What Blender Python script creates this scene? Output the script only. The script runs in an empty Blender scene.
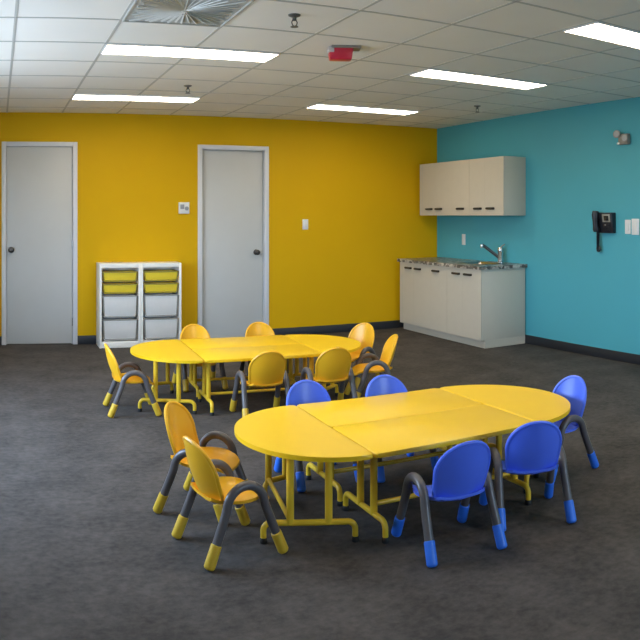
import bpy, bmesh, math, random
from mathutils import Vector, Matrix
random.seed(7)
PI = math.pi
SC = bpy.context.scene
COL = SC.collection

# ------------------------------------------------------------------ helpers
def mat(name, color, rough=0.5, metal=0.0, noise=0.0, nscale=20.0, bump=0.0, bscale=200.0, spec=0.5, coat=0.0):
    m = bpy.data.materials.new(name); m.use_nodes = True
    nt = m.node_tree; b = nt.nodes['Principled BSDF']
    b.inputs['Base Color'].default_value = (*color, 1)
    b.inputs['Roughness'].default_value = rough
    b.inputs['Metallic'].default_value = metal
    b.inputs['Specular IOR Level'].default_value = spec
    b.inputs['Coat Weight'].default_value = coat
    tc = nt.nodes.new('ShaderNodeTexCoord')
    n = nt.nodes.new('ShaderNodeTexNoise'); n.inputs['Scale'].default_value = nscale; n.inputs['Detail'].default_value = 5
    nt.links.new(tc.outputs['Object'], n.inputs['Vector'])
    mx = nt.nodes.new('ShaderNodeMix'); mx.data_type = 'RGBA'
    mx.inputs['A'].default_value = (*[c*(1-noise) for c in color], 1)
    mx.inputs['B'].default_value = (*[min(1, c*(1+noise)) for c in color], 1)
    nt.links.new(n.outputs['Fac'], mx.inputs['Factor'])
    nt.links.new(mx.outputs['Result'], b.inputs['Base Color'])
    if bump:
        n2 = nt.nodes.new('ShaderNodeTexNoise'); n2.inputs['Scale'].default_value = bscale; n2.inputs['Detail'].default_value = 3
        nt.links.new(tc.outputs['Object'], n2.inputs['Vector'])
        bp = nt.nodes.new('ShaderNodeBump'); bp.inputs['Strength'].default_value = bump; bp.inputs['Distance'].default_value = 0.002
        nt.links.new(n2.outputs['Fac'], bp.inputs['Height']); nt.links.new(bp.outputs['Normal'], b.inputs['Normal'])
    return m

def emit(name, color, strength):
    m = bpy.data.materials.new(name); m.use_nodes = True
    b = m.node_tree.nodes['Principled BSDF']
    b.inputs['Base Color'].default_value = (.8, .8, .8, 1)
    b.inputs['Emission Color'].default_value = (*color, 1); b.inputs['Emission Strength'].default_value = strength
    return m

def link(name, bm, m, parent=None, smooth=True, loc=None, rot=None):
    me = bpy.data.meshes.new(name)
    bmesh.ops.recalc_face_normals(bm, faces=bm.faces[:])
    bm.to_mesh(me); bm.free()
    for mm in (m if isinstance(m, (list, tuple)) else [m]): me.materials.append(mm)
    if smooth:
        for p in me.polygons: p.use_smooth = True
        try: me.set_sharp_from_angle(angle=math.radians(38))
        except Exception: pass
    o = bpy.data.objects.new(name, me); COL.objects.link(o)
    if parent: o.parent = parent
    if loc is not None: o.location = loc
    if rot is not None: o.rotation_euler = rot
    return o

def add_box(bm, c, s, bev=0.0, M=None, seg=2):
    r = bmesh.ops.create_cube(bm, size=1)
    vs = r['verts']
    bmesh.ops.scale(bm, vec=s, verts=vs)
    if bev:
        es = list({e for v in vs for e in v.link_edges})
        g = bmesh.ops.bevel(bm, geom=es, offset=bev, segments=seg, profile=.5, affect='EDGES')
        vs = list({v for f in g['faces'] for v in f.verts} | {v for v in vs if v.is_valid})
    bmesh.ops.translate(bm, vec=c, verts=vs)
    if M is not None: bmesh.ops.transform(bm, matrix=M, verts=vs)
    return vs

def box(c, s, bev=0.0, seg=2):
    bm = bmesh.new(); add_box(bm, c, s, bev, seg=seg); return bm

def add_tube(bm, pts, rad, n=14, cap=True):
    pts = [Vector(p) for p in pts]
    rads = rad if isinstance(rad, (list, tuple)) else [rad]*len(pts)
    rings = []; ref = None
    for i, p in enumerate(pts):
        t = (pts[min(i+1, len(pts)-1)] - pts[max(i-1, 0)]).normalized()
        if ref is None:
            ref = Vector((0, 0, 1)) if abs(t.z) < .9 else Vector((1, 0, 0))
        a = (ref - t*ref.dot(t)).normalized(); ref = a; b = t.cross(a)
        rings.append([bm.verts.new(p + (a*math.cos(2*PI*k/n) + b*math.sin(2*PI*k/n))*rads[i]) for k in range(n)])
    for r0, r1 in zip(rings, rings[1:]):
        for k in range(n): bm.faces.new((r0[k], r0[(k+1) % n], r1[(k+1) % n], r1[k]))
    if cap:
        bm.faces.new(rings[0][::-1]); bm.faces.new(rings[-1])

def tube(pts, rad, n=14, cap=True):
    bm = bmesh.new(); add_tube(bm, pts, rad, n, cap); return bm

def add_lathe(bm, prof, n=24, M=None):
    rings = []
    for r, z in prof:
        if r < 1e-6: rings.append([bm.verts.new((0, 0, z))])
        else: rings.append([bm.verts.new((r*math.cos(2*PI*k/n), r*math.sin(2*PI*k/n), z)) for k in range(n)])
    for a, b in zip(rings, rings[1:]):
        for k in range(n):
            k2 = (k+1) % n
            if len(a) == 1 and len(b) == 1: continue
            if len(a) == 1: bm.faces.new((a[0], b[k], b[k2]))
            elif len(b) == 1: bm.faces.new((a[k], a[k2], b[0]))
            else: bm.faces.new((a[k], a[k2], b[k2], b[k]))
    if M is not None: bmesh.ops.transform(bm, matrix=M, verts=[v for r in rings for v in r])

def lathe(prof, n=24, M=None):
    bm = bmesh.new(); add_lathe(bm, prof, n, M); return bm

def prism(outline, z0, z1, bev=0.0, seg=3):
    bm = bmesh.new()
    lo = [bm.verts.new((x, y, z0)) for x, y in outline]; hi = [bm.verts.new((x, y, z1)) for x, y in outline]
    n = len(outline)
    fb = bm.faces.new(lo[::-1]); ft = bm.faces.new(hi)
    for k in range(n): bm.faces.new((lo[k], lo[(k+1) % n], hi[(k+1) % n], hi[k]))
    if bev:
        es = [e for e in bm.edges if abs(e.verts[0].co.z - e.verts[1].co.z) < 1e-6]
        bmesh.ops.bevel(bm, geom=es, offset=bev, segments=seg, profile=.5, affect='EDGES')
    return bm

def round_path(corners, r, n=8):
    """polyline with its inner corners rounded"""
    P = [Vector(p) for p in corners]; out = [P[0]]
    for a, b, c in zip(P, P[1:], P[2:]):
        u = (a-b).normalized(); v = (c-b).normalized()
        ang = u.angle(v); d = min(r/math.tan(ang/2), (a-b).length*.49, (c-b).length*.49); rr = d*math.tan(ang/2)
        ctr = b + (u+v).normalized()*(rr/math.sin(ang/2))
        s = b+u*d-ctr; e = b+v*d-ctr
        for k in range(n+1):
            q = s.normalized().slerp(e.normalized(), k/n) if s.angle(e) > 1e-4 else s.normalized()
            out.append(ctr + q*rr)
    out.append(P[-1]); return out

def tag(o, label, cat, group=None):
    o['label'] = label; o['category'] = cat
    if group: o['group'] = group
    return o
def thing(name, label, cat, loc=(0, 0, 0), rotz=0.0, group=None):
    o = bpy.data.objects.new(name, None); COL.objects.link(o)
    o.empty_display_size = .1; o.location = loc; o.rotation_euler = (0, 0, rotz)
    return tag(o, label, cat, group)
def dup(root, loc, rotz, label, group=None):
    r = root.copy(); COL.objects.link(r); r.location = loc; r.rotation_euler = (0, 0, rotz); r['label'] = label
    if group: r['group'] = group
    for ch in list(root.children):
        c = ch.copy(); COL.objects.link(c); c.parent = r
        for g in list(ch.children):
            d = g.copy(); COL.objects.link(d); d.parent = c
    return r
def struct(o): o['kind'] = 'structure'; return o
def sempty(name, loc=(0, 0, 0)):
    o = bpy.data.objects.new(name, None); COL.objects.link(o); o.location = loc; return struct(o)

# ------------------------------------------------------------------ the place: sizes in metres, camera stands at x=0, y=0
EYE = 1.437; H = 2.57; YB = 8.485; XR = 5.465; XL = -0.85; YF = -2.6

WORLD = 7.0; LAMP = 8.0

# materials
M_yellow_wall = mat('yellow_wall_paint', (0.66, 0.385, 0.002), .6, spec=.15, noise=.03, nscale=3, bump=.15, bscale=90)
M_blue_wall = mat('turquoise_wall_paint', (0.080, 0.385, 0.46), .5, spec=.3, noise=.03, nscale=3, bump=.15, bscale=90)
M_white_wall = mat('white_wall_paint', (0.7, 0.69, 0.66), .6, noise=.02, nscale=3)
M_black_base = mat('black_rubber_skirting', (0.018, 0.02, 0.024), .5)
M_door = mat('white_door_paint', (0.54, 0.545, 0.53), .45, noise=.03, nscale=6)
M_door_frame = mat('white_door_frame_paint', (0.66, 0.66, 0.68), .4, noise=.02, nscale=6)
M_knob = mat('dark_bronze_metal', (0.10, 0.09, 0.085), .3, .9)
M_tile_rail = mat('ceiling_grid_shade_grey', (0.50, 0.50, 0.47), .5)  # white rails, greyed to put their shade into the colour
M_top = mat('yellow_laminate_tabletop', (0.86, 0.54, 0.008), .38, noise=.03, nscale=9)
M_ymetal = mat('yellow_powder_coated_steel', (0.82, 0.53, 0.03), .35)
M_glide = mat('black_rubber_glide', (0.012, 0.012, 0.012), .6)
M_yplastic = mat('yellow_chair_plastic', (0.86, 0.44, 0.015), .35, noise=.03, nscale=12)
M_bplastic = mat('blue_chair_plastic', (0.09, 0.185, 0.92), .35, noise=.03, nscale=12)
M_ycap = mat('yellow_chair_foot_plastic', (0.66, 0.42, 0.03), .4)
M_bcap = mat('blue_chair_foot_plastic', (0.035, 0.19, 0.85), .4)
M_grey = mat('grey_chair_tube', (0.105, 0.095, 0.098), .32, noise=.05, nscale=15)
M_cab = mat('pale_cabinet_laminate', (0.56, 0.52, 0.43), .4, noise=.03, nscale=14)
M_handle = mat('dark_cabinet_pull', (0.05, 0.045, 0.04), .35, .6)
M_shelf = mat('white_shelf_lacquer', (0.90, 0.87, 0.81), .4, noise=.02)
M_bin_y = mat('yellow_bin_plastic', (0.95, 0.70, 0.05), .35, noise=.04)
M_bin_w = mat('white_bin_plastic', (0.82, 0.79, 0.75), .35, noise=.04)
M_runner = mat('grey_bin_rim_plastic', (0.30, 0.285, 0.25), .45)
M_bin_rim_y = mat('olive_yellow_bin_rim_plastic', (0.36, 0.27, 0.03), .45)
M_chrome = mat('brushed_chrome', (0.72, 0.72, 0.72), .18, 1.0)
M_spout_refl = mat('spout_dark_reflection', (0.10, 0.10, 0.10), .3, .8)  # the spout's dark reflection is put into its base colour
M_steel = mat('stainless_sink_steel', (0.45, 0.45, 0.45), .28, 1.0, noise=.05, nscale=60)
M_white_pl = mat('white_switch_plastic', (0.74, 0.74, 0.72), .4)
M_grey_pl = mat('grey_switch_plastic', (0.30, 0.31, 0.33), .45)
M_beige_pl = mat('beige_fixture_plastic', (0.26, 0.24, 0.21), .45)
M_black_pl = mat('black_phone_plastic', (0.012, 0.013, 0.018), .35)
M_silver_pl = mat('silver_phone_bezel', (0.38, 0.36, 0.30), .35, .3)
M_screen = mat('dark_phone_screen', (0.02, 0.02, 0.018), .15)
M_red = mat('red_alarm_plastic', (0.62, 0.03, 0.06), .3)
M_lens = mat('clear_strobe_lens', (0.62, 0.56, 0.56), .3)
M_lamp_lens = mat('dull_lamp_lens', (0.36, 0.35, 0.32), .3)
M_sprink = mat('dull_metal_sprinkler', (0.12, 0.12, 0.11), .5, .3)
M_vane = mat('silver_vent_vanes', (0.66, 0.67, 0.64), .4, .2, noise=.1, nscale=40)
M_vent_dark = mat('grey_vent_plate', (0.46, 0.47, 0.45), .6, noise=.35, nscale=30)
M_light_frame = mat('white_light_trim', (0.8, 0.8, 0.8), .4)
M_light = emit('glowing_light_diffuser', (1.0, 0.87, 0.68), LAMP)

def floor_material():
    m = mat('charcoal_carpet', (0.05, 0.048, 0.047), .85, spec=.25)
    nt = m.node_tree; b = nt.nodes['Principled BSDF']
    tc = nt.nodes.new('ShaderNodeTexCoord')
    def noise(scale, detail, stretch=(1, 1, 1)):
        mp = nt.nodes.new('ShaderNodeMapping'); mp.inputs['Scale'].default_value = stretch
        nt.links.new(tc.outputs['Object'], mp.inputs['Vector'])
        n = nt.nodes.new('ShaderNodeTexNoise'); n.inputs['Scale'].default_value = scale; n.inputs['Detail'].default_value = detail
        n.inputs['Roughness'].default_value = .65
        nt.links.new(mp.outputs['Vector'], n.inputs['Vector']); return n
    n1 = noise(3.0, 8); n2 = noise(24, 9, (1, 1.15, 1)); n3 = noise(260, 2)
    def math_(op, a, bb):
        k = nt.nodes.new('ShaderNodeMath'); k.operation = op
        for i, v in ((0, a), (1, bb)):
            if isinstance(v, (int, float)): k.inputs[i].default_value = v
            else: nt.links.new(v, k.inputs[i])
        return k.outputs[0]
    s = math_('ADD', math_('MULTIPLY', n1.outputs['Fac'], .45), math_('MULTIPLY', n2.outputs['Fac'], .40))
    s = math_('ADD', s, math_('MULTIPLY', n3.outputs['Fac'], .15))
    cr = nt.nodes.new('ShaderNodeValToRGB')
    cr.color_ramp.elements[0].position = .38; cr.color_ramp.elements[0].color = (0.032, 0.0285, 0.027, 1)
    cr.color_ramp.elements[1].position = .63; cr.color_ramp.elements[1].color = (0.100, 0.088, 0.081, 1)
    nt.links.new(s, cr.inputs['Fac']); nt.links.new(cr.outputs['Color'], b.inputs['Base Color'])
    bp = nt.nodes.new('ShaderNodeBump'); bp.inputs['Strength'].default_value = .3; bp.inputs['Distance'].default_value = .003
    nt.links.new(n3.outputs['Fac'], bp.inputs['Height']); nt.links.new(bp.outputs['Normal'], b.inputs['Normal'])
    return m
M_floor = floor_material()

def tile_material():
    m = mat('mineral_fibre_ceiling_tile', (0.84, 0.82, 0.77), .8, noise=.05, nscale=2.0, bump=.6, bscale=160, spec=.2)
    return m
M_tile = tile_material()

def counter_material():
    m = mat('speckled_granite_worktop', (0.2, 0.19, 0.17), .3)
    nt = m.node_tree; b = nt.nodes['Principled BSDF']
    tc = nt.nodes.new('ShaderNodeTexCoord')
    v = nt.nodes.new('ShaderNodeTexVoronoi'); v.inputs['Scale'].default_value = 26
    nt.links.new(tc.outputs['Object'], v.inputs['Vector'])
    n = nt.nodes.new('ShaderNodeTexNoise'); n.inputs['Scale'].default_value = 40; n.inputs['Detail'].default_value = 4
    nt.links.new(tc.outputs['Object'], n.inputs['Vector'])
    sp = nt.nodes.new('ShaderNodeSeparateColor'); nt.links.new(v.outputs['Color'], sp.inputs['Color'])
    mu = nt.nodes.new('ShaderNodeMath'); mu.operation = 'MULTIPLY_ADD'; mu.inputs[1].default_value = .7
    nt.links.new(sp.outputs['Red'], mu.inputs[0])
    m2 = nt.nodes.new('ShaderNodeMath'); m2.operation = 'MULTIPLY'; m2.inputs[1].default_value = .35
    nt.links.new(n.outputs['Fac'], m2.inputs[0]); nt.links.new(m2.outputs[0], mu.inputs[2])
    cr = nt.nodes.new('ShaderNodeValToRGB'); e = cr.color_ramp.elements
    e[0].position = .2; e[0].color = (.05, .045, .04, 1); e[1].position = .85; e[1].color = (.55, .52, .46, 1)
    k = e.new(.5); k.color = (.17, .155, .135, 1)
    nt.links.new(mu.outputs[0], cr.inputs['Fac']); nt.links.new(cr.outputs['Color'], b.inputs['Base Color'])
    return m
M_counter = counter_material()

# ------------------------------------------------------------------ setting
T = .15
struct(link('floor', box(((XL+XR)/2, (YF+YB)/2, -.05), (XR-XL+2*T, YB-YF+2*T, .1)), M_floor, smooth=False))

# ceiling: one slab of tiles with the exposed grid rails proud of it
bm = box(((XL+XR)/2, (YF+YB)/2, H+.05), (XR-XL+2*T, YB-YF+2*T, .1))
nf = len(bm.faces)
GX0, GY0, G = .1042, 4.4004, .61
x = GX0 - G*4
while x < XR:
    if x > XL: add_box(bm, (x, (YF+YB)/2, H-.0015), (.018, YB-YF, .003))
    x += G
y = GY0 - G*11
while y < YB:
    if y > YF: add_box(bm, ((XL+XR)/2, y, H-.0015), (XR-XL, .018, .003))
    y += G
bm.faces.ensure_lookup_table()
for f in bm.faces[nf:]: f.material_index = 1
struct(link('ceiling', bm, [M_tile, M_tile_rail], smooth=False))

# back wall (yellow) with two door openings
D1 = (.045, .885, 2.245); D2 = (2.262, 3.125, 2.24)      # outer frame x0, x1, top
bm = bmesh.new()
def wallseg(bm, x0, x1, z0, z1): add_box(bm, ((x0+x1)/2, YB+T/2, (z0+z1)/2), (x1-x0, T, z1-z0))
wallseg(bm, XL-T, D1[0], 0, H); wallseg(bm, D1[0], D1[1], D1[2], H); wallseg(bm, D1[1], D2[0], 0, H)
wallseg(bm, D2[0], D2[1], D2[2], H); wallseg(bm, D2[1], XR, 0, H)
struct(link('wall_back', bm, M_yellow_wall, smooth=False))
struct(link('wall_right', box((XR+T/2, (YF+YB)/2, H/2), (T, YB-YF+2*T, H)), M_blue_wall, smooth=False))
# left wall: a band of windows that lets the daylight in
WZ0, WZ1 = .75, 2.05
FILL_WINF = [(3.6, 5.1)]                                     # unseen window opening added in the front wall as fill light, along x
WIN = [(3.6, 4.75), (4.9, 6.05)]              # openings in the left wall, along y
n_win = 0
def window_wall(name, wins, end0, end1, M):
    """wall along local x, outside towards local -y, with window frames and a sampling portal in each opening"""
    global n_win
    bm = bmesh.new()
    def seg(a, b, z0, z1): add_box(bm, ((a+b)/2, -T/2, (z0+z1)/2), (b-a, T, z1-z0), 0, M)
    seg(end0, wins[0][0], 0, H); seg(wins[-1][1], end1, 0, H)
    seg(wins[0][0], wins[-1][1], 0, WZ0); seg(wins[0][0], wins[-1][1], WZ1, H)
    for a, b in zip(wins, wins[1:]): seg(a[1], b[0], WZ0, WZ1)
    struct(link(name, bm, M_white_wall, smooth=False))
    for a, b in wins:
        n_win += 1; hh = WZ1-WZ0; ww = b-a
        w = sempty('window_%d' % n_win); w.matrix_world = M @ Matrix.Translation(((a+b)/2, -.08, WZ0))
        fb = bmesh.new()
        for c, s in (((0, 0, .02), (ww, .06, .04)), ((0, 0, hh-.02), (ww, .06, .04)), ((-ww/2+.02, 0, hh/2), (.04, .06, hh-.08)), ((ww/2-.02, 0, hh/2), (.04, .06, hh-.08)), ((0, 0, hh/2), (.035, .05, hh-.08))):
            add_box(fb, c, s)
        link('window_frame', fb, M_door_frame, w, smooth=False)
        # daylight portal: helps the sampler find the opening, gives off no light of its own
        L = bpy.data.lights.new('daylight_portal', 'AREA'); L.shape = 'RECTANGLE'; L.size = ww; L.size_y = hh
        L.cycles.is_portal = True
        lo = bpy.data.objects.new('daylight_portal', L); COL.objects.link(lo)
        lo.matrix_world = M @ Matrix.Translation(((a+b)/2, -T, (WZ0+WZ1)/2)) @ Matrix.Rotation(PI/2, 4, 'X')
window_wall('wall_left', [(-b, -a) for a, b in WIN[::-1]], -YB, -(YF-T), Matrix.Translation((XL, 0, 0)) @ Matrix.Rotation(-PI/2, 4, 'Z'))
window_wall('wall_front', FILL_WINF, XL-T, XR+T, Matrix.Translation((0, YF, 0)))

# skirting
bm = bmesh.new()
for x0, x1 in ((XL, D1[0]), (D1[1], D2[0]), (D2[1], XR-.012)):
    add_box(bm, ((x0+x1)/2, YB-.006, .048), (x1-x0, .012, .096), .003)
struct(link('baseboard_back', bm, M_black_base))
struct(link('baseboard_right', box((XR-.006, (YF+YB)/2, .048), (.012, YB-YF, .096), .003), M_black_base))
struct(link('baseboard_left', box((XL+.006, (YF+YB)/2, .048), (.012, YB-YF-.03, .096), .003), M_black_base))

def door(name, D, leaf, knob_x, knob_z, recess, label=None):
    x0, x1, zt = D
    o = sempty(name, ((x0+x1)/2, YB, 0)); cx = (x0+x1)/2
    fr = bmesh.new(); fw = .052
    def jamb(a, b, z0, z1):
        add_box(fr, ((a+b)/2-cx, .07, (z0+z1)/2), (b-a, .17, z1-z0), .004)
    jamb(x0, x0+fw, 0, zt); jamb(x1-fw, x1, 0, zt); jamb(x0+fw-.002, x1-fw+.002, zt-fw, zt)
    # stop strips inside the frame
    add_box(fr, (x0+fw+.006-cx, recess+.055, (zt-fw)/2), (.012, .03, zt-fw)); add_box(fr, (x1-fw-.006-cx, recess+.055, (zt-fw)/2), (.012, .03, zt-fw))
    link('door_frame', fr, M_door_frame, o)
    a, b = x0+fw+.004, x1-fw-.004
    lf = link('door_leaf', box(((a+b)/2-cx, recess+.02, (zt-fw)/2+.004), (b-a, .04, zt-fw-.012), .002), M_door, o)
    R = Matrix.Translation((knob_x-cx, recess, knob_z)) @ Matrix.Rotation(PI/2, 4, 'X')
    link('door_knob', lathe([(0, 0), (.034, 0), (.034, .005), (.014, .010), (.012, .028), (.026, .034), (.033, .046), (.031, .058), (.018, .066), (0, .067)], 24, R), M_knob, lf)
    # hinges
    hx = (b+.002) if knob_x < cx + (x0+x1)/2*0 + 0 and knob_x < (x0+x1)/2 else (a-.002)
    for z in (.25, 1.1, 1.95):
        link('hinge', tube([(hx-cx, recess-.006, z-.045), (hx-cx, recess-.006, z+.045)], .007, 10), M_chrome, lf)
    return o
door('door_1', D1, None, .150, 1.05, .012)
door('door_2', D2, None, 2.985, .998, .045)
# unseen blocker slab added behind the doors, so no daylight leaks round the leaves
struct(link('door_light_blocker', box((1.6, YB+T+.06, H/2), (3.6, .06, H)), M_white_wall, smooth=False))

# ------------------------------------------------------------------ ceiling fixtures
def ceiling_light(x, y, label):
    t = thing('ceiling_light', label, 'ceiling light', (x, y, H), 0, 'long fluorescent ceiling lights')
    bm = bmesh.new()
    for c, s in (((0, -.1485, -.006), (1.215, .008, .012)), ((0, .1485, -.006), (1.215, .008, .012)), ((-.6035, 0, -.006), (.008, .289, .012)), ((.6035, 0, -.006), (.008, .289, .012))):
        add_box(bm, c, s)
    link('frame', bm, M_light_frame, t, smooth=False)
    link('diffuser', box((0, 0, -.005), (1.198, .288, .008), .002), M_light, t, smooth=False)
    return t
l0 = ceiling_light(1.324, 5.01+.155, 'lit ceiling light directly beyond the square silver ceiling vent')
dup(l0, (1.324, 7.14+.155, H), 0, 'lit ceiling light closest to the yellow wall at the left, above the storage units')
dup(l0, (3.764, 7.14+.155, H), 0, 'lit ceiling light right of the red alarm, close to the yellow wall')
dup(l0, (3.764, 5.01+.155, H), 0, 'lit ceiling light in front of the wall cabinets, second row from the yellow wall')
dup(l0, (3.764, 3.18+.155, H), 0, 'lit ceiling light cut off by the photo edge at upper right')

for x_, y_ in ((1.324, 3.335), (3.764, 1.505), (3.764, -.325)):  # extra fixtures added out of view to fill the near side with light
    dup(l0, (x_, y_, H), 0, 'added fill ceiling light nearer the camera end of the room, out of view')

# air vent: square plate with radiating vanes
v = thing('air_vent', 'square silver ceiling vent with vanes fanning out from its centre', 'air vent', (.714+.305, 3.79+.305, H))
link('back_plate', box((0, 0, -.004), (.585, .585, .006)), M_vent_dark, v, smooth=False)
bm = bmesh.new()
for c, s in (((0, -.295, -.008), (.60, .012, .014)), ((0, .295, -.008), (.60, .012, .014)), ((-.295, 0, -.008), (.012, .578, .014)), ((.295, 0, -.008), (.012, .578, .014))): add_box(bm, c, s, .002)
link('frame', bm, M_tile_rail, v, smooth=False)
bm = bmesh.new()
NV = 40
for k in range(NV):
    a = 2*PI*k/NV + (random.random()-.5)*.05
    rmax = min(.282/max(abs(math.cos(a)), 1e-3), .282/max(abs(math.sin(a)), 1e-3))*(.96 if k % 2 else .88)
    r0 = .022 if k % 2 else .07
    Mx = Matrix.Rotation(a, 4, 'Z') @ Matrix.Translation(((r0+rmax)/2, 0, -.013)) @ Matrix.Rotation(.55, 4, 'X')
    wd = .011
    add_box(bm, (0, 0, 0), (rmax-r0, wd, .003), 0, Mx)
link('vanes', bm, M_vane, v, smooth=False)
link('hub', lathe([(0, -.020), (.014, -.019), (.022, -.014), (.023, -.006), (0, -.006)], 24), M_vane, v)

# sprinkler heads
def sprinkler(x, y, label):
    t = thing('sprinkler', label, 'sprinkler', (x, y, H), 0, 'ceiling sprinkler heads')
    link('escutcheon', lathe([(0, 0), (.036, 0), (.034, -.006), (.024, -.011), (.014, -.012), (0, -.012)], 24), M_sprink, t)
    bm = bmesh.new()
    add_lathe(bm, [(0, -.012), (.012, -.013), (.012, -.03), (.008, -.034), (0, -.034)], 14)
    for s in (-1, 1): add_tube(bm, [(s*.010, 0, -.03), (s*.017, 0, -.043), (s*.012, 0, -.058), (0, 0, -.066)], .0035, 8)
    link('body', bm, M_sprink, t)
    link('deflector', lathe([(0, -.064), (.022, -.066), (.023, -.069), (0, -.07)], 16), M_sprink, t)
    return t
s0 = sprinkler(1.64, 4.03, 'small sprinkler head on the ceiling right of the silver vent')
dup(s0, (1.649, 6.52, H), 0, 'small sprinkler head on the ceiling between the two left ceiling lights')
dup(s0, (4.664, 6.47, H), 0, 'small sprinkler head on the ceiling above the wall cabinets')

# red ceiling alarm
a = thing('fire_alarm', 'red alarm sounder hanging from the white ceiling', 'fire alarm', (2.235, 4.67, H), -.35)
link('base_plate', box((.035, 0, -.008), (.20, .12, .016), .004), M_beige_pl, a)
bm = bmesh.new()
pts = [(-.085, -.05), (.085, -.05), (.085, .05), (-.085, .05)]
lo = [bm.verts.new((x*.86, y*.8, -.092)) for x, y in pts]; hi = [bm.verts.new((x, y, -.015)) for x, y in pts]
bm.faces.new(lo[::-1]); bm.faces.new(hi)
for k in range(4): bm.faces.new((lo[k], lo[(k+1) % 4], hi[(k+1) % 4], hi[k]))
bmesh.ops.bevel(bm, geom=bm.edges[:], offset=.008, segments=2, profile=.5, affect='EDGES')
link('housing', bm, M_red, a)
link('strobe_lens', box((-.066, -.02, -.03), (.045, .062, .035), .008), M_lens, a)

# ------------------------------------------------------------------ tables
ZT = .40; TH = .021
LR, WR, DH = .914, .952, .470
def foot_frame(parent, p0, p1, fr=(.29, .71)):
    """a foot bar whose ends bend down to the floor, its two rubber glides and the two legs on it"""
    p0 = Vector((*p0, 0)); p1 = Vector((*p1, 0)); u = (p1-p0)
    zb = .088
    path = round_path([p0+Vector((0, 0, .018)), p0+Vector((0, 0, zb)), p1+Vector((0, 0, zb)), p1+Vector((0, 0, .018))], .062, 9)
    fb = link('foot_bar', tube(path, .0135), M_ymetal, parent)
    for p in (p0, p1):
        link('glide', lathe([(0, 0), (.0155, 0), (.0165, .004), (.0165, .02), (.0135, .024), (0, .024)], 16, Matrix.Translation(p)), M_glide, fb)
    for f in fr:
        q = p0+u*f
        link('leg', tube([q+Vector((0, 0, zb-.004)), q+Vector((0, 0, ZT-TH-.001))], .0168, 16), M_ymetal, parent)

def rounded_rect(x0, x1, y0, y1, r, n=5):
    out = []
    for cx, cy, a0 in ((x1-r, y1-r, 0), (x0+r, y1-r, PI/2), (x0+r, y0+r, PI), (x1-r, y0+r, 1.5*PI)):
        for k in range(n+1): a = a0+PI/2*k/n; out.append((cx+r*math.cos(a), cy+r*math.sin(a)))
    return out

def rect_table(label, loc, rz, group):
    t = thing('rectangular_table', label, 'table', loc, rz, group)
    hx, hy = LR/2-.002, WR/4-.0015
    link('tabletop', prism(rounded_rect(-hx, hx, -hy, hy, .020), ZT-TH, ZT, .007), M_top, t)
    for s in (-1, 1):
        foot_frame(t, (s*(hx-.055), -.222), (s*(hx-.055), .188), (.27, .60))
    link('stretcher', tube([(-hx+.06, -.094, .125), (hx-.06, -.094, .125)], .011, 12), M_ymetal, t)
    return t
def half_table(label, loc, rz, group, wide=True):
    # local: straight edge along y at x=0, the round side towards +x
    t = thing('half_round_table', label, 'table', loc, rz, group)
    hy = WR/2-.001; n = 40; o = []
    for k in range(n+1):
        a = -PI/2+PI*k/n; o.append((.003+(DH-.003)*math.cos(a)**.98 if math.cos(a) > 0 else .003, hy*math.sin(a)))
    o = [(.003, hy-.022), (.006, hy-.010), (.014, hy-.002)][::1] and ([(.016, -hy+.001)] + [p for p in o if p[0] > .02] + [(.016, hy-.001), (.007, hy-.008), (.003, hy-.020), (.003, -hy+.020), (.007, -hy+.008)])
    link('tabletop', prism(o, ZT-TH, ZT, .007), M_top, t)
    if wide:
        foot_frame(t, (.435, .252), (.055, .388))
        foot_frame(t, (.262, -.230), (.100, -.280), (.14, .78))
        link('stretcher', tube([(.325, .291, .10), (.241, -.236, .10)], .011, 12), M_ymetal, t)
    else:
        for s in (-1, 1): foot_frame(t, (.225, s*.18), (.035, s*.33), (.30, .85))
        link('stretcher', tube([(.168, -.225, .358), (.168, .225, .358)], .009, 12), M_ymetal, t)
    return t

def table_set(c, ang, which, first=None):
    u = Vector((math.cos(ang), math.sin(ang), 0)); n = Vector((-u.y, u.x, 0)); c = Vector((c[0], c[1], 0))
    near = which == 'front'
    names = {
     'front': ('yellow rectangular table, near half of the long table nearest the camera',
               'yellow rectangular table, back half of the nearest long table, by two tucked blue chairs',
               'yellow half-round table, left end of the nearest long table, by two yellow chairs',
               'yellow half-round table, right end of the nearest long table, by a blue chair'),
     'rear': ('yellow rectangular table, near half of the far table, two chair backs before it',
              'yellow rectangular table, back half of the far long table, on the yellow wall side',
              'yellow half-round table, left end of the far table, before the storage units',
              'yellow half-round table, right end of the far table, by two turned chairs')}[which]
    pos = [(c-n*WR/4, ang), (c+n*WR/4, ang), (c-u*LR/2, ang+PI), (c+u*LR/2, ang)]
    g = ['rectangular tables', 'rectangular tables', 'half-round tables', 'half-round tables']
    out = []
    for k in range(4):
        if first is None:
            out.append(rect_table(names[k], pos[k][0], pos[k][1], g[k]) if k == 0 else dup(out[0], pos[k][0], pos[k][1], names[k]) if k == 1
                       else half_table(names[k], pos[k][0], pos[k][1], g[k], k == 2))
        else: out.append(dup(first[k], pos[k][0], pos[k][1], names[k]))
    return out
fs = table_set((2.037, 3.404), -.0145, 'front')
table_set((1.937, 5.731), -.045, 'rear', fs)

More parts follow.
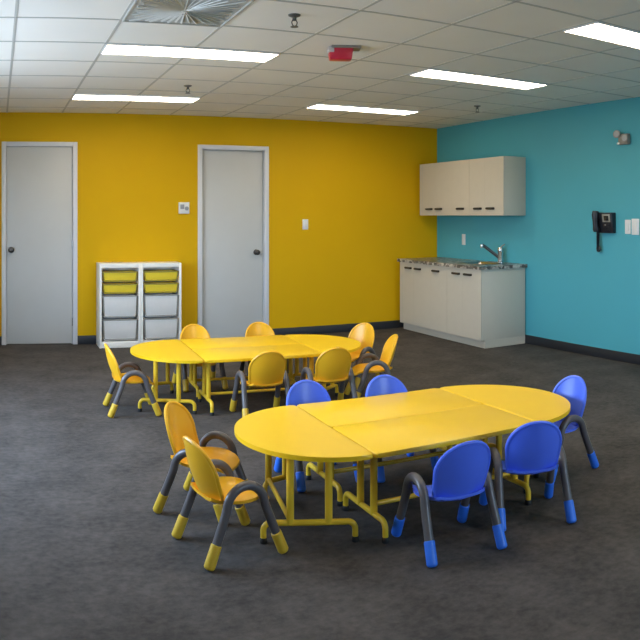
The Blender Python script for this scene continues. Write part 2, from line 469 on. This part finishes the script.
# ------------------------------------------------------------------ child chairs (local +x is the way the sitter faces)
def back_mesh():
    W, HB = .129, .262; nu, nv = 14, 18; b0 = Vector((-.117, 0, .238)); tilt = math.radians(17)
    def hw(v):
        if v > .46: return W*math.sqrt(max(0, 1-((v-.46)/.54)**2))
        if v < .12: return W*(.90+.10*math.sqrt(max(0, 1-((.12-v)/.12)**2)))*1.0 - .012*(.46-v)/.46
        return W - .012*(.46-v)/.46
    def pt(u, v, off=0):
        h = hw(v); y = u*h
        fwd = .042*(y/W)**2 - .012*math.sin(PI*v) + off         # sides curl forward, middle bellies back
        z = v*HB
        return b0 + Vector((fwd*math.cos(tilt) - z*math.sin(tilt), y, z*math.cos(tilt) + fwd*math.sin(tilt)))
    bm = bmesh.new()
    vs = [0, .03, .07, .12] + [.12+(.46-.12)*k/5 for k in range(1, 6)] + [.46+.54*math.sin(PI/2*k/11) for k in range(1, 11)] + [.998]
    for off, flip in ((.006, False), (-.006, True)):
        g = [[bm.verts.new(pt(-1+2*i/nu, v, off)) for i in range(nu+1)] for v in vs]
        for r0, r1 in zip(g, g[1:]):
            for i in range(nu):
                q = (r0[i], r0[i+1], r1[i+1], r1[i]); bm.faces.new(q[::-1] if flip else q)
        if not flip: ga = g
        else: gb = g
    def side(seq_a, seq_b):
        for i in range(len(seq_a)-1): bm.faces.new((seq_a[i], seq_b[i], seq_b[i+1], seq_a[i+1]))
    side([r[0] for r in ga], [r[0] for r in gb]); side([r[-1] for r in gb], [r[-1] for r in ga])
    side(gb[0], ga[0]); side(ga[-1], gb[-1])
    # rolled rim round the outline
    rim = [pt(-1, v) for v in vs] + [pt(1, v) for v in vs[::-1]]
    add_tube(bm, [pt(0, 0)]+[pt(-.5, 0)]+rim+[pt(.5, 0), pt(0, 0)], .0095, 8)
    return bm

def seat_mesh():
    bm = bmesh.new(); nx, ny = 16, 18
    def pt(i, j, off):
        s = i/nx; w = -1+2*j/ny
        x = -.135 + .285*s
        half = .118 + .012*math.sin(PI*min(1, s*1.1)) + (.026*max(0, 1-((s-.50)/.30)**2))     # side ears that wrap the arched frame
        k = max(0, (s-.86)/.14); half *= 1-.22*k*k
        k2 = max(0, (.12-s)/.12); half *= 1-.12*k2*k2
        y = w*half
        z = .232 - .012*(1-w*w)*math.sin(PI*s) + .012*abs(w)**4 - .030*max(0, (s-.72)/.28)**2 + .016*max(0, (.25-s)/.25)**2
        return Vector((x, y, z+off))
    gs = []
    for off in (.006, -.007):
        gs.append([[bm.verts.new(pt(i, j, off)) for j in range(ny+1)] for i in range(nx+1)])
    for gi, g in enumerate(gs):
        for r0, r1 in zip(g, g[1:]):
            for j in range(ny):
                q = (r0[j], r1[j], r1[j+1], r0[j+1]); bm.faces.new(q if gi == 0 else q[::-1])
    a, b = gs
    loop = lambda g: [r[0] for r in g] + g[-1][1:] + [r[-1] for r in g[-2::-1]] + g[0][-2:0:-1]
    la, lb = loop(a), loop(b)
    for k in range(len(la)): bm.faces.new((la[k], lb[k], lb[(k+1) % len(la)], la[(k+1) % len(la)]))
    return bm

ARCH = [(-.170, .0), (-.086, .222)]
def arch_path():
    r = .088; zc = .222; out = [Vector((-.174, 0, .012)), Vector((-.129, 0, .12))]
    for k in range(17):
        a = PI - PI*k/16; out.append(Vector((r*math.cos(a), 0, zc + .090*math.sin(a))))
    out += [Vector((.129, 0, .12)), Vector((.174, 0, .012))]
    # smooth once
    P = []
    for i in range(len(out)-1):
        for k in range(3): P.append(out[i].lerp(out[i+1], k/3))
    P.append(out[-1])
    for _ in range(3): P = [P[0]] + [(P[i-1]+P[i]*2+P[i+1])/4 for i in range(1, len(P)-1)] + [P[-1]]
    return P

def make_chair(name, label, mp, mc, group):
    t = thing(name, label, 'chair', (0, 0, 0), 0, group)
    link('backrest', back_mesh(), mp, t)
    st = link('seat', seat_mesh(), mp, t)
    P = arch_path()
    for s in (-1, 1):
        off = Vector((0, s*.158, 0))
        # legs splay a little outwards towards the floor
        Q = [p + off + Vector((0, s*.012*max(0, (.25-p.z)/.25), 0)) for p in P]
        fr = link('side_frame', tube(Q, .0195, 16), M_grey, t)
        for e in (1, -1):
            q = Q if e == 1 else Q[::-1]
            tip = q[0]; d = 0; CAP = .091
            for a, b in zip(q, q[1:]):
                sl = (b-a).length
                if d + sl >= CAP: end = a.lerp(b, (CAP-d)/sl); break
                d += sl
            pts = [tip + (end-tip)*f for f in (-.10, -.06, 0, .06, .5, .93, .97, 1)]
            rr = [.014, .020, .0234, .0238, .0236, .0232, .0228, .0195]
            link('foot_cap', tube(pts, rr, 14), mc, fr)
    return t
first = {}
def chair(kind, x, y, deg, label, group):
    mp, mc, nm = (M_yplastic, M_ycap, 'child_chair') if kind == 'y' else (M_bplastic, M_bcap, 'child_chair')
    if kind not in first:
        o = make_chair(nm, label, mp, mc, group); first[kind] = o
        o.location = (x, y, 0); o.rotation_euler = (0, 0, math.radians(deg)); return o
    return dup(first[kind], (x, y, 0), math.radians(deg), label, group)
def chair_rear(kind, rx, ry, deg, label, group):
    """place a chair by the middle of its rear feet"""
    a = math.radians(deg); return chair(kind, rx+.17*math.cos(a), ry+.17*math.sin(a), deg, label, group)
GYF = 'yellow child chairs at the left end of the front table'
GB = 'blue child chairs around the front table'
GYR = 'yellow child chairs around the far table'
chair_rear('y', 0.820, 3.153, 9.7, 'yellow child chair nearest the camera, side on, left of the front table', GYF)
chair_rear('y', 0.876, 3.753, -39.6, 'yellow child chair just behind the nearest yellow chair, turned towards the front table', GYF)
chair_rear('b', 1.846, 2.630, 85.2, 'blue child chair nearest the camera, seen from behind at the near table edge', GB)
chair_rear('b', 2.276, 2.692, 67.0, 'blue child chair seen from behind, right of two at the near table edge', GB)
chair_rear('b', 3.053, 3.277, 182.0, 'blue child chair at the rounded right end of the front table', GB)
chair_rear('b', 1.703, 4.009, 269.7, 'blue child chair behind the front table, left of two showing rounded backs', GB)
chair_rear('b', 2.170, 3.938, 264.7, 'blue child chair behind the front table, right of two showing rounded backs', GB)
chair_rear('y', 0.807, 5.547, -2.1, 'yellow child chair side on at the left end of the far table', GYR)
chair_rear('y', 1.666, 6.378, 272.0, 'yellow child chair behind the far table, left of two, near the storage units', GYR)
chair_rear('y', 2.245, 6.345, 268.0, 'yellow child chair behind the far table, in front of the white door with dark knob', GYR)
chair_rear('y', 1.848, 5.004, 88.1, 'yellow child chair seen from behind at the far table, left of that pair', GYR)
chair_rear('y', 2.334, 4.954, 85.9, 'yellow child chair seen from behind at the far table, right of that pair', GYR)
chair_rear('y', 3.068, 5.930, 206.0, 'yellow child chair at the far table right end, nearer the wall', GYR)
chair_rear('y', 2.977, 5.254, 164.2, 'yellow child chair edge on at the far table right end', GYR)

# ------------------------------------------------------------------ storage units with bins
def storage_unit(x0, x1, label):
    yf, yb = 8.185, YB-.016; w = x1-x0; cx = (x0+x1)/2
    t = thing('storage_unit', label, 'storage unit', (cx, (yf+yb)/2, 0), 0, 'white storage units'); d = yb-yf
    for s in (-1, 1): link('side_panel', box((s*(w/2-.012), 0, .455), (.024, d, .91), .002), M_shelf, t)
    link('top_panel', box((0, 0, .887), (w-.050, d-.002, .046), .002), M_shelf, t)
    link('back_panel', box((0, d/2-.006, .46), (w-.050, .01, .80)), M_shelf, t)
    link('plinth', box((0, -d/2+.012, .036), (w-.050, .02, .068), .002), M_shelf, t)
    link('bottom_panel', box((0, 0, .062), (w-.050, d-.03, .012)), M_shelf, t)
    for z in (.828, .697, .573, .315):
        for s in (-1, 1): link('runner', box((s*(w/2-.030), 0, z-.014), (.011, d-.03, .008)), M_shelf, t)
    return cx, yf, d, w
def storage_bin(cx, yf, z0, z1, wtop, m, mr, label, group, n_d=.27):
    """open plastic tub, slightly tapered, hung by its rim"""
    t = thing('storage_bin', label, 'storage bin', (cx, yf+.004, z0), 0, group)
    h = z1-z0; bm = bmesh.new(); th = .003; wt = wtop/2-.013; wb = wt-.012
    def ring(w, y0, y1, z, r=.012):
        return [bm.verts.new((x, y, z)) for x, y in rounded_rect(-w, w, y0, y1, r, 4)]
    R = [ring(wb-.006, .016, n_d-.016, 0), ring(wb, .010, n_d-.010, .008), ring(wt, 0.002, n_d-.002, h-.010), ring(wt-th, .002+th, n_d-.002-th, h-.010), ring(wb-th, .010+th, n_d-.010-th, .012)]
    for a, b in zip(R, R[1:]):
        for k in range(len(a)): bm.faces.new((a[k], a[(k+1) % len(a)], b[(k+1) % len(a)], b[k]))
    bm.faces.new(R[0][::-1]); bm.faces.new(R[-1])
    link('tub', bm, m, t)
    bm = bmesh.new(); o = rounded_rect(-wtop/2+.004, wtop/2-.004, -.008, n_d, .014, 4); i = rounded_rect(-wt+.004, wt-.004, .006, n_d-.006, .010, 4)
    oa = [bm.verts.new((x, y, h)) for x, y in o]; ia = [bm.verts.new((x, y, h)) for x, y in i]
    ob = [bm.verts.new((x, y, h-.012)) for x, y in o]; ib = [bm.verts.new((x, y, h-.012)) for x, y in i]
    n = len(oa)
    for k in range(n):
        k2 = (k+1) % n
        bm.faces.new((oa[k], oa[k2], ia[k2], ia[k])); bm.faces.new((ob[k2], ob[k], ib[k], ib[k2]))
        bm.faces.new((ob[k], ob[k2], oa[k2], oa[k])); bm.faces.new((ia[k], ia[k2], ib[k2], ib[k]))
    link('rim', bm, mr, t)
    # moulded ridge that frames the tub's front
    fy = lambda z: .010-.008*(z/max(h, 1e-4)) - .001
    path = [(-wt+.004, fy(h-.01)-.001, h-.014), (-wb+.002, fy(.012)-.001, .012), (wb-.002, fy(.012)-.001, .012), (wt-.004, fy(h-.01)-.001, h-.014)]
    link('front_ridge', tube(round_path(path, .02, 5), .0045, 8), mr, t)
    return t
cols = [storage_unit(1.094, 1.544, 'white storage unit with four bins, left of a pair by the yellow wall'),
        storage_unit(1.547, 1.998, 'white storage unit with four bins, right of a pair, beside the middle door')]
rows = [(.715, .822, M_bin_y, M_bin_rim_y, 'shallow yellow bin, topmost'), (.585, .690, M_bin_y, M_bin_rim_y, 'shallow yellow bin, second from the top'),
        (.325, .566, M_bin_w, M_runner, 'deep white bin, third from the top'), (.080, .308, M_bin_w, M_runner, 'deep white bin, lowest')]
for ci, (cx, yf, d, w) in enumerate(cols):
    for z0, z1, m, mr, lab in rows:
        storage_bin(cx, yf, z0, z1, w-.052, m, mr, '%s in the %s white storage unit' % (lab, ('left', 'right')[ci]), 'bins in the storage units')

# ------------------------------------------------------------------ kitchenette
def cabinet(name, y0, y1, xf, z0, z1, doors, plinth, handle_low, label, group):
    """doors: list of (ya, yb, handle_y); runs along the right wall, front at x = xf"""
    xb = XR-.014 if plinth else XR-.002; cy = (y0+y1)/2
    t = thing(name, label, 'cabinet', ((xf+xb)/2, cy, z0), 0, group); cx = (xf+xb)/2
    zc0 = .085 if plinth else 0
    hh = z1-z0
    link('carcass', box((.010, 0, (zc0+hh)/2), (xb-xf-.020, y1-y0, hh-zc0), .001), M_cab, t)
    if plinth:
        link('plinth', box((.026, 0, zc0/2), (xb-xf-.052, y1-y0-.0, zc0)), M_cab, t)
    for ya, yb, hy in doors:
        d = link('cabinet_door', box((xf-cx+.009, (ya+yb)/2-cy, (zc0+hh)/2), (.018, yb-ya-.0006, hh-zc0-.004), .0), M_cab, t)
        hz = .079 if handle_low else hh-.066
        bm = bmesh.new(); L = .066
        path = round_path([(xf-cx+.001, hy-cy-L, hz), (xf-cx-.020, hy-cy-L+.008, hz), (xf-cx-.020, hy-cy+L-.008, hz), (xf-cx+.001, hy-cy+L, hz)], .012, 4)
        add_tube(bm, path, .013, 8)
        link('handle', bm, M_handle, d)
    return t
cabinet('base_cabinet', 7.307, 8.375, 4.840, 0, .848, [(8.05, 8.375, 8.161), (7.665, 8.05, 7.940), (7.307, 7.665, 7.537)], True, False,
        'white base cabinet with three doors under the left part of the worktop', 'kitchen base cabinets')
cabinet('base_cabinet', 6.646, 7.305, 4.840, 0, .848, [(7.0, 7.305, 7.116), (6.646, 7.0, 6.888)], True, False,
        'white base cabinet with two doors under the sink, its plain end panel showing', 'kitchen base cabinets')
cabinet('wall_cabinet', 7.307, 8.405, 5.150, 1.430, 2.083, [(8.05, 8.405, 8.171), (7.665, 8.05, 7.951), (7.307, 7.665, 7.484)], False, True,
        'white wall cabinet with three doors, by the corner with the yellow wall', 'kitchen wall cabinets')
cabinet('wall_cabinet', 6.652, 7.305, 5.150, 1.430, 2.083, [(7.0, 7.305, 7.13), (6.652, 7.0, 6.891)], False, True,
        'white wall cabinet with two doors, its end panel facing the phone', 'kitchen wall cabinets')

# worktop with a real cut-out for the sink
SX0, SX1, SY0, SY1 = 4.955, 5.300, 6.83, 7.30
WX0, WX1, WY0, WY1, WZ, WT = 4.812, XR-.002, 6.620, 8.40, .886, .037
bm = bmesh.new()
xs = [WX0, SX0, SX1, WX1]; ys = [WY0, SY0, SY1, WY1]
V = {}
for k, z in enumerate((WZ-WT, WZ)):
    for i, x in enumerate(xs):
        for j, y in enumerate(ys): V[i, j, k] = bm.verts.new((x, y, z))
for i in range(3):
    for j in range(3):
        if (i, j) == (1, 1): continue
        for k in (0, 1): bm.faces.new([V[i, j, k], V[i+1, j, k], V[i+1, j+1, k], V[i, j+1, k]])
def strip(seq):
    for a, b in zip(seq, seq[1:]): bm.faces.new([V[*a, 0], V[*b, 0], V[*b, 1], V[*a, 1]])
strip([(0, 0), (1, 0), (2, 0), (3, 0), (3, 1), (3, 2), (3, 3), (2, 3), (1, 3), (0, 3), (0, 2), (0, 1), (0, 0)])
strip([(1, 1), (1, 2), (2, 2), (2, 1), (1, 1)])
tag(link('worktop', bm, M_counter, smooth=False), 'speckled grey-brown worktop over the base cabinets', 'worktop')

s = thing('kitchen_sink', 'small stainless steel sink set into the speckled worktop', 'sink', ((SX0+SX1)/2, (SY0+SY1)/2, WZ))
bm = bmesh.new(); hx, hy = (SX1-SX0)/2, (SY1-SY0)/2
def rr(x, y, z, r): return [bm.verts.new((a, b, z)) for a, b in rounded_rect(-x, x, -y, y, r, 5)]
R = [rr(hx+.018, hy+.018, .001, .03), rr(hx+.016, hy+.016, .005, .03), rr(hx-.006, hy-.006, .004, .03), rr(hx-.012, hy-.012, -.004, .03), rr(hx-.022, hy-.022, -.13, .045), rr(hx-.05, hy-.05, -.14, .04)]
for a_, b_ in zip(R, R[1:]):
    for k in range(len(a_)): bm.faces.new((a_[k], a_[(k+1) % len(a_)], b_[(k+1) % len(a_)], b_[k]))
bm.faces.new(R[-1])
link('basin', bm, M_steel, s)
link('drain', lathe([(0, -.136), (.035, -.136), (.038, -.139), (0, -.14)], 20), M_chrome, s)

fz = WZ+.0005
f = thing('kitchen_faucet', 'chrome kitchen faucet with slanting spout beside the sink', 'faucet', (5.375, 7.0, fz))
link('base', lathe([(0, 0), (.034, 0), (.034, .008), (.027, .014), (.024, .02), (0, .02)], 24), M_chrome, f)
link('body', lathe([(0, .018), (.030, .018), (.030, .12), (.033, .125), (.033, .165), (.024, .178), (0, .180)], 24), M_chrome, f)
sp = link('spout', tube([(-.012, .006, .055), (-.06, .03, .10), (-.165, .088, .190), (-.190, .098, .205)], [.018, .018, .018, .018], 14), M_spout_refl, f)
link('spray_head', lathe([(0, .010), (.018, .008), (.021, -.004), (.016, -.034), (0, -.036)], 18, Matrix.Translation((-.192, .099, .205))), M_chrome, sp)
link('lever', tube([(0, 0, .172), (.012, -.02, .195), (.02, -.06, .215)], [.008, .007, .006], 10), M_chrome, f)

# ------------------------------------------------------------------ things on the walls
def plate_on_right(name, y, z, w, h, label, cat, group=None, kind='switch'):
    t = thing(name, label, cat, (XR, y, z), 0, group)
    link('cover_plate', box((-.004, 0, 0), (.008, w, h), .003), M_white_pl, t)
    if kind == 'switch': link('rocker', box((-.010, 0, 0), (.008, w*.42, h*.55), .002), M_white_pl, t)
    else:
        for s_ in (-1, 1): link('socket', box((-.0085, 0, s_*h*.2), (.004, w*.5, h*.26), .0015), M_white_pl, t)
    return t
plate_on_right('light_switch', 5.088, 1.320, .074, .138, 'white light switch on the blue wall, nearer the phone of two', 'light switch', 'switches on the blue wall')
plate_on_right('light_switch', 4.990, 1.322, .094, .156, 'larger white light switch on the blue wall at the right photo edge', 'light switch', 'switches on the blue wall')
plate_on_right('wall_socket', 7.865, 1.130, .074, .135, 'white wall socket on the blue wall above the worktop', 'wall socket', None, 'socket')

t = thing('light_switch', 'small pale light switch alone on the yellow wall, right of the middle door', 'light switch', (3.593, YB, 1.322))
link('cover_plate', box((0, -.004, 0), (.074, .008, .122), .003), M_white_pl, t); link('rocker', box((0, -.010, 0), (.032, .008, .066), .002), M_white_pl, t)
t = thing('thermostat', 'square white thermostat on the yellow wall between the doors', 'thermostat', (2.096, YB, 1.515))
link('housing', box((0, -.014, 0), (.124, .028, .130), .006), M_white_pl, t)
link('display', box((-.022, -.029, .014), (.046, .004, .052), .001), M_grey_pl, t)
link('dial', lathe([(0, 0), (.024, 0), (.022, .010), (0, .011)], 20, Matrix.Translation((.030, -.027, -.005)) @ Matrix.Rotation(PI/2, 4, 'X')), M_grey_pl, t)

# emergency light: small base with two lamp heads
t = thing('emergency_light', 'small pale two-headed light fixture high on the blue wall', 'emergency light', (XR, 5.131, 2.178))
link('base', box((-.022, -.01, -.005), (.044, .13, .105), .01), M_beige_pl, t)
for dy, dz in ((.052, .045), (-.052, .000)):
    Mx = Matrix.Translation((-.048, dy, dz)) @ Matrix.Rotation(-PI/2, 4, 'Y') @ Matrix.Rotation(.3, 4, 'X')
    h_ = link('lamp_head', lathe([(0, -.02), (.022, -.018), (.036, .012), (.038, .03), (.034, .031), (0, .026)], 20, Mx), M_beige_pl, t)
    link('lens', lathe([(0, .034), (.02, .033), (.033, .029), (0, .027)], 20, Mx), M_lamp_lens, h_)
link('test_button', box((-.048, .045, -.045), (.012, .028, .02), .003), M_white_pl, t)

# wall telephone
t = thing('wall_telephone', 'black wall telephone with small screen on the blue wall', 'telephone', (XR, 5.362, 1.355))
bm = bmesh.new()
lo = [(-.112, -.10), (.115, -.10), (.115, .105), (-.112, .105)]
fa = [bm.verts.new((-.075 if z > 0 else -.045, y, z)) for y, z in lo]; ba = [bm.verts.new((-.001, y, z)) for y, z in lo]
bm.faces.new(fa); bm.faces.new(ba[::-1])
for k in range(4): bm.faces.new((fa[k], ba[k], ba[(k+1) % 4], fa[(k+1) % 4]))
bmesh.ops.bevel(bm, geom=bm.edges[:], offset=.010, segments=2, profile=.5, affect='EDGES')
link('body', bm, M_black_pl, t)
hs = link('handset', tube([(-.076, .088, -.085), (-.080, .088, -.06), (-.088, .088, -.03), (-.094, .088, .03), (-.094, .088, .08), (-.088, .088, .118)], [.030, .036, .028, .028, .037, .032], 14), M_black_pl, t)
# face plane: x = -.060 - .015*(z-.0025)/.1025
fx = lambda z: -.060-.015*(z-.0025)/.1025
tl = math.atan2(.015, .1025)
def on_face(y, z, w, h, th, m, nm, par):
    bm = bmesh.new(); add_box(bm, (0, 0, 0), (th, w, h), .002, Matrix.Translation((fx(z)-.002, y, z)) @ Matrix.Rotation(-tl, 4, 'Y'))
    return link(nm, bm, m, par)
bz = on_face(-.040, .050, .105, .080, .008, M_silver_pl, 'screen_bezel', t)
bm = bmesh.new(); add_box(bm, (0, 0, 0), (.004, .062, .048), .001, Matrix.Translation((fx(.045)-.007, -.044, .048)) @ Matrix.Rotation(-tl, 4, 'Y'))
link('screen', bm, M_screen, bz)
for r_ in range(3):
    for c_ in range(4):
        on_face(.008-.026*c_, -.018-.024*r_, .018, .013, .005, M_grey_pl if (r_, c_) == (0, 1) else M_black_pl, 'key', t)
pts = []
for k in range(90):
    a = k/89; ang = a*2*PI*15
    zc = -.09-.185*a if a < .85 else -.247-.03*(a-.85)/.15
    pts.append((-.045+.013*math.cos(ang), .098-.002*a+.013*math.sin(ang), zc))
link('coiled_cord', tube(pts, .006, 6), M_black_pl, t)
loop = [(-.040, .096+.020*math.sin(2*PI*k/16), -.258+.028*math.cos(2*PI*k/16)) for k in range(17)]
link('cord_loop', tube(loop, .009, 8), M_black_pl, t)

# ------------------------------------------------------------------ daylight outside the windows
w = bpy.data.worlds.new('daylight'); SC.world = w; w.use_nodes = True
nt = w.node_tree; bg = nt.nodes['Background']; bg.inputs['Strength'].default_value = WORLD
tc = nt.nodes.new('ShaderNodeTexCoord'); sx = nt.nodes.new('ShaderNodeSeparateXYZ'); nt.links.new(tc.outputs['Generated'], sx.inputs['Vector'])
mr_ = nt.nodes.new('ShaderNodeMapRange'); mr_.inputs['From Min'].default_value = -.04; mr_.inputs['From Max'].default_value = .04
nt.links.new(sx.outputs['Z'], mr_.inputs['Value'])
mxw = nt.nodes.new('ShaderNodeMix'); mxw.data_type = 'RGBA'
mxw.inputs['A'].default_value = (.50, .60, .72, 1)      # bright pavement outside
mxw.inputs['B'].default_value = (.92, 1.28, 1.78, 1)         # sky
nt.links.new(mr_.outputs['Result'], mxw.inputs['Factor']); nt.links.new(mxw.outputs['Result'], bg.inputs['Color'])

# ------------------------------------------------------------------ camera: the picture is a stitched phone panorama, so a cylindrical camera
cam = bpy.data.cameras.new('camera'); co = bpy.data.objects.new('camera', cam); COL.objects.link(co)
co.location = (0, 0, EYE); co.rotation_euler = (PI/2, 0, -.4198)
F = 768.0; CY = 214.85
cam.type = 'PANO'; cam.panorama_type = 'CENTRAL_CYLINDRICAL'
cam.central_cylindrical_radius = 1.0
cam.central_cylindrical_range_u_min = -320/F; cam.central_cylindrical_range_u_max = 320/F
cam.central_cylindrical_range_v_min = -(640-CY)/F; cam.central_cylindrical_range_v_max = CY/F
cam.clip_start = .02; cam.clip_end = 100
SC.camera = co
vs = SC.view_settings
vs.view_transform = 'Standard'; vs.look = 'None'; vs.gamma = 1; vs.exposure = 0.93; vs.use_curve_mapping = False
SC.cycles.max_bounces = 8; SC.cycles.diffuse_bounces = 5
SC.cycles.use_denoising = True
SC.cycles.sample_clamp_indirect = 4
